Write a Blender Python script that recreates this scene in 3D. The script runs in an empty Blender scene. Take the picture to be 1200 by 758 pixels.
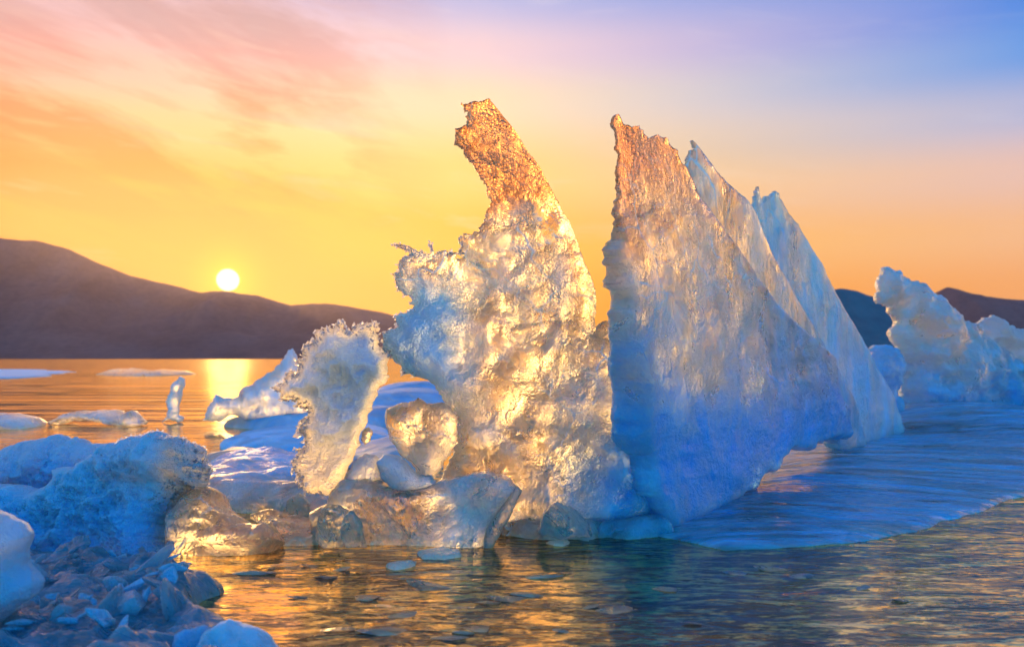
import bpy, math, random
import numpy as np
from mathutils import Vector, Matrix
from mathutils.geometry import delaunay_2d_cdt
random.seed(7)
C = bpy.context.scene.collection
SC = bpy.context.scene
H = 0.45            # camera height above the lake
F = 1000.0          # focal length in photo pixels (1200 wide)
HY = 420.0          # horizon row
def ray(px, py): return (px - 600.0) / F, (HY - py) / F
def ground(px, py, z=0.0):
    rx, rz = ray(px, py); Y = (z - H) / rz
    return rx * Y, Y
def s2l(c):
    return tuple(((v / 255.0) / 12.92 if v / 255.0 <= 0.04045 else ((v / 255.0 + 0.055) / 1.055) ** 2.4) for v in c)

# ------------------------------------------------------------------ noise
def _hash(ix, iy, iz, seed):
    n = (ix * 374761393 + iy * 668265263 + iz * 2147483647 + seed * 1274126177) & 0xffffffff
    n = ((n ^ (n >> 13)) * 1274126177) & 0xffffffff
    n = (n ^ (n >> 16)) & 0xffffffff
    return n.astype(np.float64) / 4294967295.0 * 2 - 1
def vnoise(p, seed=0):
    p = np.asarray(p, float); i = np.floor(p).astype(np.int64); f = p - i
    f = f * f * f * (f * (f * 6 - 15) + 10)
    r = 0
    for dx in (0, 1):
        wx = f[:, 0] if dx else 1 - f[:, 0]
        for dy in (0, 1):
            wy = f[:, 1] if dy else 1 - f[:, 1]
            for dz in (0, 1):
                wz = f[:, 2] if dz else 1 - f[:, 2]
                r = r + wx * wy * wz * _hash(i[:, 0] + dx, i[:, 1] + dy, i[:, 2] + dz, seed)
    return r
def fbm(p, freq, octs=4, seed=0, gain=0.5, ridged=False):
    p = np.asarray(p, float); a = 1.0; s = 0; t = 0
    for o in range(octs):
        n = vnoise(p * freq + 17.3 * o, seed + o * 31)
        if ridged: n = 1 - 2 * np.abs(n)
        s = s + a * n; t += a; a *= gain; freq *= 2.03
    return s / t
def facets(p, cell, rng, slope=0.5, k=5):
    """broken-ice relief: upper envelope of randomly tilted planes (p is Nx2)"""
    lo = p.min(0) - cell; hi = p.max(0) + cell
    nx = max(2, int((hi[0] - lo[0]) / cell)); ny = max(2, int((hi[1] - lo[1]) / cell))
    gx, gy = np.meshgrid(np.arange(nx), np.arange(ny))
    s = np.stack([gx.ravel(), gy.ravel()], 1).astype(float)
    s = lo + (s + rng.uniform(0, 1, s.shape)) * cell
    g = rng.normal(0, slope, s.shape); c = rng.uniform(-0.3, 0.3, len(s)) * cell
    out = np.empty(len(p))
    for a in range(0, len(p), 4000):
        q = p[a:a + 4000]
        d = q[:, None, :] - s[None]
        v = c[None] + (d * g[None]).sum(2) - .42 * (d ** 2).sum(2) / cell
        out[a:a + 4000] = v.max(1)
    return -out

# ------------------------------------------------------------------ object helpers
def link_mesh(name, verts, faces, mat, loc=(0, 0, 0), parent=None, smooth=True, attrs=None):
    verts = np.asarray(verts, float)
    me = bpy.data.meshes.new(name)
    me.from_pydata((verts - np.array(loc)).tolist(), [], faces)
    me.update()
    if attrs:
        for k, a in attrs.items():
            at = me.attributes.new(k, 'FLOAT', 'POINT')
            at.data.foreach_set('value', np.asarray(a, np.float32))
    if smooth: me.polygons.foreach_set('use_smooth', [True] * len(me.polygons))
    me.materials.append(mat)
    o = bpy.data.objects.new(name, me); C.objects.link(o); o.location = loc
    if parent is not None: o.parent = parent; o.location = (0, 0, 0)
    return o
def tag(o, label, cat, group=None, kind=None):
    if label: o['label'] = label
    if cat: o['category'] = cat
    if group: o['group'] = group
    if kind: o['kind'] = kind
    return o
def fractal(outline, rough, rng, seg=3.0, levels=12):
    """jagged version of a traced outline; a point may carry its own roughness as third value"""
    pts = [(p[0], p[1], p[2] if len(p) > 2 else rough) for p in outline]
    for _ in range(levels):
        out = []; done = True
        for i, a in enumerate(pts):
            b = pts[(i + 1) % len(pts)]; out.append(a)
            dx, dy = b[0] - a[0], b[1] - a[1]; L = math.hypot(dx, dy)
            if L > seg:
                done = False; t = rng.uniform(0.4, 0.6); k = rng.normal(0, a[2]) * L
                k = max(-0.35 * L, min(0.35 * L, k))
                out.append((a[0] + dx * t - dy / L * k, a[1] + dy * t + dx / L * k, a[2]))
        pts = out
        if done: break
    return np.array([(p[0], p[1]) for p in pts])
def inside(poly, q):
    x, y = q[:, 0], q[:, 1]; r = np.zeros(len(q), bool)
    x0, y0 = poly[:, 0], poly[:, 1]; x1, y1 = np.roll(x0, -1), np.roll(y0, -1)
    for a, b, c, d in zip(x0, y0, x1, y1):
        if b == d: continue
        m = ((b > y) != (d > y)) & (x < (c - a) * (y - b) / (d - b) + a); r ^= m
    return r
def dist(poly, q):
    a = poly; b = np.roll(poly, -1, 0); ab = b - a; l2 = (ab ** 2).sum(1) + 1e-12
    out = np.empty(len(q))
    for s in range(0, len(q), 3000):
        p = q[s:s + 3000][:, None, :]
        t = np.clip(((p - a[None]) * ab[None]).sum(2) / l2[None], 0, 1)
        out[s:s + 3000] = np.sqrt(((p - a[None] - t[..., None] * ab[None]) ** 2).sum(2)).min(1)
    return out
def triangulate(poly, step, rng):
    """jittered triangulation of a polygon: verts, edge-flags, faces"""
    lo, hi = poly.min(0), poly.max(0)
    gx, gy = np.meshgrid(np.arange(lo[0], hi[0], step), np.arange(lo[1], hi[1], step * 0.87))
    gx = gx + (np.arange(gx.shape[0]) % 2)[:, None] * step * 0.5
    q = np.stack([gx.ravel(), gy.ravel()], 1) + rng.uniform(-.28, .28, (gx.size, 2)) * step
    q = q[inside(poly, q)]
    q = q[dist(poly, q) > step * 0.45]
    allv = [Vector(v) for v in np.vstack([poly, q]).tolist()]
    n = len(poly)
    vo, eo, fo, ov, oe, of = delaunay_2d_cdt(allv, [(i, (i + 1) % n) for i in range(n)], [list(range(n))], 1, 1e-5)
    V = np.array([tuple(v) for v in vo])
    # boundary edges of the triangulation
    cnt = {}
    for f in fo:
        for i in range(len(f)):
            e = (f[i], f[(i + 1) % len(f)]); k = (min(e), max(e))
            cnt.setdefault(k, []).append(e)
    bd = [v[0] for v in cnt.values() if len(v) == 1]
    return V, fo, bd

def slab(name, label, cat, outline, Y0, mat, a=0.0, b=0.0, thick=0.08, edge=0.02, w=10, rough=0.10, step=3.0,
         facet=(30, 0.4), bumps=(8, 0.008), milk=None, deep=None, frost=None, coarse=None, amber=None, seed=1, group=None, seg=None, back=1.0, grain=0.0, fringe=None,
         lean=0.0, round_=False, stretch=(1, 1), smooth=True):
    """an upright piece of ice: its outline stands on a plane Y = Y0 + a*x + b*z through the middle of the piece,
    thick is its real thickness, edge the thickness of its broken rim"""
    rng = np.random.default_rng(seed)
    poly = fractal(outline, rough, rng, seg or step * 1.1)
    V, T, bd = triangulate(poly, step, rng)
    d = dist(poly, V)
    px, py = V[:, 0], V[:, 1]
    rx = (px - 600) / F; rz = (HY - py) / F
    Y = (Y0 + b * H) / (1 - a * rx - b * rz)
    P = np.stack([rx * Y, Y, H + rz * Y], 1)
    n = np.array([a, -1.0, b]); n /= np.linalg.norm(n)
    t = np.clip(d / w, 0, 1)
    prof = np.sqrt(np.clip(1 - (1 - t) ** 2, 0, 1)) if round_ else t * (2 - t)
    eg = edge(px, py) if callable(edge) else edge; th = eg + ((thick if not callable(thick) else thick(px, py)) - eg) * prof
    q = V.copy(); q[:, 0] *= stretch[0]; q[:, 1] *= stretch[1]
    m = Y.mean() / F
    f1 = facets(q, facet[0], rng) * m * facet[1] * 1.1; f2 = facets(q + 500, facet[0] * .8, rng) * m * facet[1] * 1.1
    f1 -= f1.mean(); f2 -= f2.mean()
    s3 = np.stack([q[:, 0], q[:, 1], q[:, 0] * 0 + seed * 9.7], 1) * m * 1.0
    n1 = (fbm(s3, bumps[0], 5, seed) + .5 * fbm(s3, bumps[0] * 3, 4, seed + 9, ridged=True)) * bumps[1] * 1.3; n2 = (fbm(s3 + 50, bumps[0], 4, seed + 5) + .5 * fbm(s3, bumps[0] * 3, 4, seed + 19, ridged=True)) * bumps[1] * 1.3
    k = np.clip(d / (w * 0.8), 0, 1) ** 0.7
    if grain:
        gn = np.clip(fbm(s3, 26, 3, seed + 40), -.2, 1) * 2.2 + rng.normal(0, .25, len(V)); n1 = n1 + gn * grain; n2 = n2 + gn * grain
    cap = .62 * th; front = th / 2 + cap * np.tanh((f1 + n1) * k / cap); bk = -th / 2 * back - cap * np.tanh((f2 + n2) * k / cap)
    bk = np.minimum(bk, front - 0.006)
    PF = P + n * front[:, None]; PB = P + n * bk[:, None]
    N = len(V)
    # orientation
    faces = []
    T = [list(f) for f in T]
    f0 = T[0]; va, vb, vc = PF[f0[0]], PF[f0[1]], PF[f0[2]]
    flip = np.dot(np.cross(vb - va, vc - va), n) < 0
    for f in T:
        g = f[::-1] if flip else f
        faces.append(g); faces.append([i + N for i in g[::-1]])
    for (i, j) in bd:
        g = [j, i, i + N, j + N]
        if flip: g = g[::-1]
        faces.append(g)
    allv = np.vstack([PF, PB])
    def ev(fn, default):
        if fn is None: r = np.full(N, default)
        elif callable(fn): r = np.clip(fn(px, py, d), 0, 1)
        else: r = np.full(N, float(fn))
        return np.concatenate([r, r])
    base = allv[allv[:, 2].argmin()]
    loc = (float(P[:, 0].mean()), float(P[:, 1].mean()), float(max(0, allv[:, 2].min())))
    fr = None
    if fringe:
        cnt, size, flt, band = fringe
        cand = np.nonzero((d < band) & flt(px, py))[0]
        pick = rng.choice(cand, cnt); side = rng.random(cnt) < .7
        base = np.where(side[:, None], PF[pick], PB[pick]) + rng.normal(0, .0015, (cnt, 3))
        cen = P.mean(0); out = base - cen; out[:, 1] *= .3; out /= np.linalg.norm(out, axis=1)[:, None]
        near = np.clip(1 - d[pick] / band, 0, 1)[:, None]
        dr = out * near * 1.1 + n * np.where(side, .5, -.5)[:, None] + rng.normal(0, .55, (cnt, 3)); dr /= np.linalg.norm(dr, axis=1)[:, None]
        L = size * rng.lognormal(0, .5, cnt) * (.5 + .8 * near[:, 0])
        FV, FF = [], []
        for i in range(cnt):
            z = Vector(dr[i]); u = z.orthogonal().normalized(); w_ = z.cross(u); c = Vector(base[i]); r_ = L[i] * rng.uniform(.22, .45); k0 = len(FV)
            for zz in (-.35, .55):
                for q_ in range(4):
                    an = q_ * math.pi / 2 + zz; FV.append(c + z * (L[i] * zz) + (u * math.cos(an) + w_ * math.sin(an)) * (r_ * (1 if zz < 0 else .75)))
            FV.append(c + z * L[i])
            for q_ in range(4):
                a_, b_ = k0 + q_, k0 + (q_ + 1) % 4
                FF.append([a_, b_, b_ + 4, a_ + 4]); FF.append([a_ + 4, b_ + 4, k0 + 8])
            FF.append([k0 + 3, k0 + 2, k0 + 1, k0])
        fr = (np.array([tuple(v) for v in FV]) - np.array(loc), FF)
    o = link_mesh(name, allv, faces, mat, loc, smooth=smooth,
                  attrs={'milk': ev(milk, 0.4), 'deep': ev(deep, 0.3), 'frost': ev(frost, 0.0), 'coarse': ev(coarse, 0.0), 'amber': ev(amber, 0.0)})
    if fr is not None:
        c_ = link_mesh('frost_crystals', fr[0], fr[1], FROST, (0, 0, 0), o, smooth=False)
        c_['label'] = 'spiny crust of frost crystals along the broken edge'
    return tag(o, label, cat, group)

def floe(name, label, cat, outline, mat, h=0.03, w=0.15, step=0.03, zref=0.0, bumps=(6, .01), rough=.08, bottom=-.04, seed=1, milk=.8,
         deep=.5, frost=0., world=False, group=None, kind=None, hfun=None, stretch=(1, 1), ridged=False, rim=.012, smooth=True, octs=5):
    """a low sheet or drift lying on the lake; outline is where its rim meets the water"""
    rng = np.random.default_rng(seed)
    pts = outline if world else [ground(p[0], p[1], zref) + tuple(p[2:]) for p in outline]
    poly = fractal(pts, rough, rng, step * 1.1)
    V, T, bd = triangulate(poly, step, rng)
    d = dist(poly, V); t = np.clip(d / w, 0, 1); prof = np.sqrt(np.clip(1 - (1 - t) ** 2, 0, 1))
    s3 = np.stack([V[:, 0] * stretch[0], V[:, 1] * stretch[1], V[:, 0] * 0 + seed], 1)
    n = fbm(s3, bumps[0], octs, seed, ridged=ridged) * bumps[1]
    z = rim + (h - rim) * prof + n * np.clip(d / (w * .5), 0, 1)
    if hfun is not None: z = z + hfun(V[:, 0], V[:, 1], d)
    z = np.maximum(z, rim * .5)
    N = len(V); A = np.column_stack([V, z]); B = np.column_stack([V, np.full(N, bottom)])
    f0 = T[0]; e1 = V[f0[1]] - V[f0[0]]; e2 = V[f0[2]] - V[f0[0]]
    flip = e1[0] * e2[1] - e1[1] * e2[0] < 0
    faces = []
    for f in T:
        g = list(f)[::-1] if flip else list(f)
        faces.append(g); faces.append([i + N for i in g[::-1]])
    for i, j in bd:
        g = [j, i, i + N, j + N]
        faces.append(g[::-1] if flip else g)
    ry = V[:, 1]; px = 600 + F * V[:, 0] / ry; py = HY + F * (H - z) / ry
    def ev(fn):
        r = np.clip(fn(px, py, d), 0, 1) if callable(fn) else np.full(N, float(fn))
        return np.concatenate([r, r])
    loc = (float(V[:, 0].mean()), float(V[:, 1].mean()), 0.0)
    o = link_mesh(name, np.vstack([A, B]), faces, mat, loc, smooth=smooth, attrs={'milk': ev(milk), 'deep': ev(deep), 'frost': ev(frost)})
    return tag(o, label, cat, group, kind)

# ------------------------------------------------------------------ materials
class G:
    def __init__(s, tree): s.t = tree; s.n = tree.nodes; s.l = tree.links
    def node(s, typ, **kw):
        n = s.n.new(typ)
        for k, v in kw.items(): setattr(n, k, v)
        return n
    def put(s, sock, v):
        if isinstance(v, bpy.types.NodeSocket): s.l.new(v, sock)
        elif v is not None:
            if sock.type == 'RGBA' and len(v) == 3: v = tuple(v) + (1,)
            sock.default_value = v
    def math(s, op, a, b=None, c=None, clamp=False):
        n = s.node('ShaderNodeMath', operation=op, use_clamp=clamp)
        s.put(n.inputs[0], a)
        if b is not None: s.put(n.inputs[1], b)
        if c is not None: s.put(n.inputs[2], c)
        return n.outputs[0]
    def mix(s, f, a, b, blend='MIX'):
        n = s.node('ShaderNodeMix', data_type='RGBA', blend_type=blend)
        s.put(n.inputs[0], f); s.put(n.inputs[6], a); s.put(n.inputs[7], b)
        return n.outputs[2]
    def noise(s, vec, scale, detail=4, rough=.5, dist=0.0, out=0, typ=None):
        n = s.node('ShaderNodeTexNoise')
        if typ: n.noise_type = typ
        s.put(n.inputs['Vector'], vec); n.inputs['Scale'].default_value = scale; n.inputs['Detail'].default_value = detail
        n.inputs['Roughness'].default_value = rough; n.inputs['Distortion'].default_value = dist
        return n.outputs[out]
    def vor(s, vec, scale, feature='F1', out='Distance', rnd=1.0):
        n = s.node('ShaderNodeTexVoronoi', feature=feature)
        s.put(n.inputs['Vector'], vec); n.inputs['Scale'].default_value = scale; n.inputs['Randomness'].default_value = rnd
        return n.outputs[out]
    def ramp(s, f, stops, interp='LINEAR'):
        n = s.node('ShaderNodeValToRGB'); n.color_ramp.interpolation = interp
        e = n.color_ramp.elements
        while len(e) < len(stops): e.new(0.5)
        for i, (p, c) in enumerate(stops):
            e[i].position = p; e[i].color = tuple(c) + (1,) if len(c) == 3 else c
        s.put(n.inputs[0], f); return n.outputs[0]
    def mr(s, v, a, b, c=0, d=1, clamp=True):
        n = s.node('ShaderNodeMapRange', clamp=clamp)
        s.put(n.inputs[0], v); s.put(n.inputs[1], a); s.put(n.inputs[2], b); s.put(n.inputs[3], c); s.put(n.inputs[4], d)
        return n.outputs[0]
    def scalevec(s, v, sc, rot=(0, 0, 0)):
        n = s.node('ShaderNodeMapping'); s.put(n.inputs[0], v); n.inputs['Scale'].default_value = sc; n.inputs['Rotation'].default_value = rot
        return n.outputs[0]
    def bump(s, h, strength, distance, normal=None):
        n = s.node('ShaderNodeBump'); s.put(n.inputs['Height'], h); s.put(n.inputs['Strength'], strength)
        n.inputs['Distance'].default_value = distance
        if normal is not None: s.put(n.inputs['Normal'], normal)
        return n.outputs[0]
def newmat(name):
    m = bpy.data.materials.new(name); m.use_nodes = True; m.node_tree.nodes.clear()
    g = G(m.node_tree); out = g.node('ShaderNodeOutputMaterial'); g.out = out
    return m, g

def ice_material(name, pale=(.82, .92, .97), blue=(.01, .44, .90), clear=(1.0, .84, .60), crystal=70, crystal_d=.004, wave=9, wave_d=.02,
                 rough=.07, stretch=(1, 1, 1), rot=(0, 0, 0), fleck=.25, sss=.10, milk_noise=.35, milk_rough=.25, body=.52, coat=.55, ssw=1.0, crack=7, streak=0.0):
    m, g = newmat(name)
    tc = g.node('ShaderNodeTexCoord').outputs['Object']
    v = g.scalevec(tc, stretch, rot)
    at = lambda n: g.node('ShaderNodeAttribute', attribute_name=n).outputs['Fac']
    milk, deep, frost = at('milk'), at('deep'), at('frost')
    n1 = g.noise(v, 7, 6, .62, .4); n2 = g.noise(v, 28, 5, .65); n3 = g.noise(v, 3.0, 3, .5, .6)
    mm = g.math('ADD', milk, g.math('MULTIPLY', g.math('SUBTRACT', n1, .5), milk_noise * 2.4))
    mm = g.math('ADD', mm, g.math('MULTIPLY', g.math('SUBTRACT', n2, .5), fleck * 2), clamp=True)
    # trapped bubbles and little cracks: small milky specks
    cr = g.vor(v, 55, 'F1'); sp = g.mr(cr, .10, .22, 1, 0)
    sp = g.math('MULTIPLY', sp, g.mr(n2, .55, .62, 0, 1))
    mm = g.math('MAXIMUM', mm, g.math('MULTIPLY', sp, .8), clamp=True)
    wv = g.node('ShaderNodeMix', data_type='RGBA'); wv.inputs[0].default_value = .12; g.put(wv.inputs[6], v); g.put(wv.inputs[7], g.noise(v, 5, 3, .6, 0, out=1))
    ck = g.mr(g.vor(wv.outputs[2], crack, 'DISTANCE_TO_EDGE'), .004, .022, 1, 0)
    ck = g.math('MULTIPLY', ck, g.mr(n3, .42, .58, 0, 1))
    ck2 = g.mr(g.vor(g.scalevec(wv.outputs[2], (1, 1, .4), (0, .5, 0)), crack * 2.7, 'DISTANCE_TO_EDGE'), .0, .03, .7, 0)
    ck = g.math('MAXIMUM', ck, g.math('MULTIPLY', ck2, g.mr(n1, .5, .6, 0, 1)))
    mm = g.math('MAXIMUM', mm, g.math('MULTIPLY', ck, .85), clamp=True)
    mm = g.math('MAXIMUM', mm, g.math('MULTIPLY', frost, g.mr(n2, .3, .5, .4, 1)), clamp=True)
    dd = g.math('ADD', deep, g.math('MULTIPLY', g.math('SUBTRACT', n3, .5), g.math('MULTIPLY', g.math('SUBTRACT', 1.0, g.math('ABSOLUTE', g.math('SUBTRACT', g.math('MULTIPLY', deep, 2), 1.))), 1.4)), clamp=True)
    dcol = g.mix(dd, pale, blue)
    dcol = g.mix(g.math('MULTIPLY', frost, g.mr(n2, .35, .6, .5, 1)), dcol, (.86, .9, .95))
    if streak:
        st = g.noise(g.scalevec(tc, (1.6, 26, 1), (0, 0, math.radians(-14))), 1.0, 5, .6, .6)
        dcol = g.mix(g.math('MULTIPLY', g.mr(st, .50, .62, 0, 1), streak), dcol, (.55, .85, 1.0))
        dcol = g.mix(g.math('MULTIPLY', g.mr(st, .46, .36, 0, 1), streak), dcol, (.0, .12, .36))
    tcol = g.mix(at('amber'), clear, (1.0, .50, .20))  # amber attribute: low-sun backlight painted into the ice colour
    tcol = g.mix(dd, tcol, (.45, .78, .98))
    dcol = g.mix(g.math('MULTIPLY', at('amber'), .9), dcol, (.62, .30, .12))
    b = g.node('ShaderNodeBsdfPrincipled')
    col = g.mix(mm, tcol, dcol)
    g.put(b.inputs['Base Color'], col)
    g.put(b.inputs['Transmission Weight'], g.math('SUBTRACT', 1.0, mm))
    b.inputs['IOR'].default_value = 1.31
    g.put(b.inputs['Roughness'], g.math('ADD', g.math('MULTIPLY', mm, milk_rough), g.mr(g.noise(v, 8, 4, .6, .8), .36, .62, rough + .12, body)))
    b.inputs['Subsurface Weight'].default_value = ssw
    b.inputs['Subsurface Scale'].default_value = sss
    b.inputs['Subsurface Radius'].default_value = (.55, .8, 1.0)
    b.inputs['Subsurface Anisotropy'].default_value = .6
    b.inputs['Coat Weight'].default_value = coat; b.inputs['Coat Roughness'].default_value = .06; b.inputs['Coat IOR'].default_value = 1.33
    h1 = g.noise(v, wave, 4, .55, .5)
    c1 = g.vor(v, crystal, 'SMOOTH_F1'); c2 = g.vor(v, crystal * 2.6, 'F1')
    c3 = g.noise(v, crystal * .45, 5, .65, .8)
    hh = g.math('ADD', g.math('MULTIPLY', c1, 1.0), g.math('MULTIPLY', c3, 1.2))
    hh = g.math('ADD', hh, g.math('MULTIPLY', c2, .5))
    nb = g.bump(h1, 1.0, wave_d)
    pol = g.math('MAXIMUM', g.mr(g.noise(v, 5.5, 5, .6, .9), .40, .60, .10, 1), g.math('MAXIMUM', at('coarse'), frost))
    nb = g.bump(hh, pol, crystal_d * 2.0, nb)
    g.put(b.inputs['Normal'], nb); g.put(b.inputs['Coat Normal'], nb)
    g.l.new(b.outputs[0], g.out.inputs['Surface'])
    return m

SUN_AZ = math.atan2(-333, 1000); SUN_EL = math.atan2(92, 1000 / math.cos(SUN_AZ))
SUN = Vector((math.sin(SUN_AZ) * math.cos(SUN_EL), math.cos(SUN_AZ) * math.cos(SUN_EL), math.sin(SUN_EL)))

# ------------------------------------------------------------------ sky (world)
def build_world():
    w = bpy.data.worlds.new('World'); SC.world = w; w.use_nodes = True
    g = G(w.node_tree); g.n.clear()
    out = g.node('ShaderNodeOutputWorld'); bg = g.node('ShaderNodeBackground'); bg.inputs[1].default_value = .1
    D = g.node('ShaderNodeTexCoord').outputs['Generated']
    sep = g.node('ShaderNodeSeparateXYZ'); g.put(sep.inputs[0], D); x, y, z = sep.outputs
    el = g.math('MULTIPLY', g.math('ARCSINE', z), 180 / math.pi)
    az = g.math('MULTIPLY', g.math('ARCTAN2', x, y), 180 / math.pi)
    e01 = g.mr(el, 0, 60)
    def R(stops): return g.ramp(e01, [(a / 60, s2l(c)) for a, c in stops], 'EASE')
    left = R([(0, (248, 120, 18)), (4, (250, 130, 18)), (7.8, (253, 158, 42)), (10.7, (252, 170, 82)), (14, (253, 202, 150)), (17.1, (250, 196, 176)), (20, (228, 192, 192)), (28, (150, 150, 190)), (42, (55, 115, 165))])
    mid = R([(0, (250, 150, 50)), (2.3, (250, 156, 46)), (8, (253, 192, 76)), (12.4, (254, 218, 130)), (16.7, (254, 232, 190)), (19.8, (240, 215, 215)), (23, (186, 194, 228)), (32, (110, 145, 200)), (45, (52, 112, 165))])
    right = R([(0, (246, 176, 118)), (3.9, (250, 180, 120)), (7.4, (250, 198, 148)), (10.7, (236, 203, 184)), (14, (184, 192, 216)), (17.1, (118, 168, 228)), (20, (96, 150, 225)), (30, (65, 118, 200)), (45, (45, 105, 170))])
    back = R([(0, (120, 130, 170)), (6, (90, 125, 185)), (15, (60, 110, 190)), (30, (45, 98, 185)), (60, (32, 80, 165))])
    tl = g.mr(az, -31, 2, 0, 1); tr = g.mr(az, -2, 31, 0, 1)
    n_ = tl.node; n_.interpolation_type = 'SMOOTHSTEP'; tr.node.interpolation_type = 'LINEAR'
    col = g.mix(tl, left, mid); col = g.mix(tr, col, right)
    # clouds: wispy salmon and grey streaks upper left
    v = g.node('ShaderNodeCombineXYZ')
    sl = g.math('ADD', el, g.math('MULTIPLY', az, .30))          # streaks sink to the right
    g.put(v.inputs[0], g.math('MULTIPLY', az, .055)); g.put(v.inputs[1], g.math('MULTIPLY', sl, .20))
    c1 = g.noise(v.outputs[0], 1.0, 6, .55, .6)
    v2 = g.node('ShaderNodeCombineXYZ')
    g.put(v2.inputs[0], g.math('MULTIPLY', az, .10)); g.put(v2.inputs[1], g.math('MULTIPLY', g.math('ADD', el, g.math('MULTIPLY', az, .12)), .55)); v2.inputs[2].default_value = 3.3
    c2 = g.noise(v2.outputs[0], 1.0, 5, .6, .4)
    wl = g.mr(az, -4, -17, 0, 1); wh = g.mr(el, 4, 9, 0, 1)
    cm = g.math('MULTIPLY', g.mr(g.math('ADD', c1, g.math('MULTIPLY', g.math('SUBTRACT', c2, .5), .45)), .42, .57, 0, 1), g.math('MULTIPLY', wl, wh))
    ccol = g.ramp(e01, [(4 / 60, s2l((253, 142, 28))), (8 / 60, s2l((253, 150, 56))), (13 / 60, s2l((251, 150, 96))), (17 / 60, s2l((246, 156, 132))), (21 / 60, s2l((190, 150, 150)))])
    col = g.mix(g.math('MULTIPLY', cm, .95), col, ccol)
    # grey veil near the top left and soft bright/dim wisps elsewhere
    gv = g.math('MULTIPLY', g.mr(el, 15, 20, 0, 1), g.math('MULTIPLY', g.mr(az, -9, -17, 0, 1), g.mr(c1, .35, .6, 0, 1)))
    col = g.mix(g.math('MULTIPLY', gv, .75), col, s2l((196, 172, 174)))
    col = g.mix(g.math('MULTIPLY', g.mr(c2, .55, .75, 0, .5), g.mr(az, 18, -5, .35, 1)), col, g.mix(.5, col, (1, .92, .80)))
    # back of the sky
    bk = g.mr(y, .45, -.35, 0, 1); bk.node.interpolation_type = 'SMOOTHSTEP'
    col = g.mix(bk, col, g.mix(.0, back, back))
    # glow around the sun
    dot = g.node('ShaderNodeVectorMath', operation='DOT_PRODUCT'); g.put(dot.inputs[0], D); dot.inputs[1].default_value = SUN
    ang = g.math('MULTIPLY', g.math('ARCCOSINE', g.math('MINIMUM', dot.outputs['Value'], .9999999)), 180 / math.pi)
    gl = g.math('POWER', g.mr(ang, 0, 15, 1, 0), 2.2)
    col = g.mix(g.math('MULTIPLY', gl, .75), col, s2l((255, 160, 12)))
    g2 = g.math('POWER', g.mr(ang, 0, 3.4, 1, 0), 2.4)
    col = g.mix(g2, col, (1.35, .80, .08))
    hs = g.node('ShaderNodeHueSaturation'); hs.inputs['Saturation'].default_value = 1.10; g.put(hs.inputs['Color'], col); col = hs.outputs[0]
    col10 = g.mix(1.0, col, (8.1, 7.8, 8.3), 'MULTIPLY')
    boost = g.mix(1.0, col10, g.mix(bk, (1, 1, 1), (.95, 4.1, 2.6)), 'MULTIPLY')
    disc = g.mr(ang, .38, .72, 1, 0)
    boost = g.mix(disc, boost, (160, 125, 60))
    for nn in (boost.node, col10.node): nn.clamp_result = False
    # ground half of the world: dim
    sky = g.node('ShaderNodeTexSky', sky_type='NISHITA'); sky.sun_disc = False
    sky.sun_elevation = SUN_EL; sky.sun_rotation = SUN_AZ; sky.air_density = 1; sky.dust_density = 1
    add = g.mix(.06, boost, sky.outputs[0], 'ADD')
    g.put(bg.inputs[0], add); g.l.new(bg.outputs[0], out.inputs[0])
    w.cycles.sampling_method = 'MANUAL'; w.cycles.sample_map_resolution = 1024
build_world()
ls = bpy.data.lights.new('sun', 'SUN'); ls.energy = 3.2; ls.angle = math.radians(.6); ls.color = (1, .56, .20)
sun = bpy.data.objects.new('sun', ls); C.objects.link(sun)
sun.rotation_euler = (-SUN).to_track_quat('-Z', 'Y').to_euler()
sun.location = SUN * 50

cam = bpy.data.cameras.new('camera'); cam.lens = 30; cam.sensor_width = 36; cam.shift_y = (HY - 379) / 1200
cam.clip_start = .05; cam.clip_end = 60000; cam.dof.use_dof = True; cam.dof.focus_distance = 2.25; cam.dof.aperture_fstop = 5.0
co = bpy.data.objects.new('camera', cam); C.objects.link(co); co.location = (0, 0, H); co.rotation_euler = (math.pi / 2, 0, 0)
SC.camera = co
SC.view_settings.view_transform = 'Standard'; SC.view_settings.look = 'None'; SC.view_settings.gamma = 1; SC.view_settings.exposure = .35
SC.render.engine = 'CYCLES'
cy = SC.cycles
cy.use_denoising = True; cy.max_bounces = 11; cy.transmission_bounces = 8; cy.use_adaptive_sampling = True; cy.adaptive_threshold = .02; cy.glossy_bounces = 5; cy.diffuse_bounces = 4; cy.volume_bounces = 0
cy.sample_clamp_indirect = 4; cy.sample_clamp_direct = 1.9; cy.caustics_refractive = True; cy.caustics_reflective = True; cy.blur_glossy = .5

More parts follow.
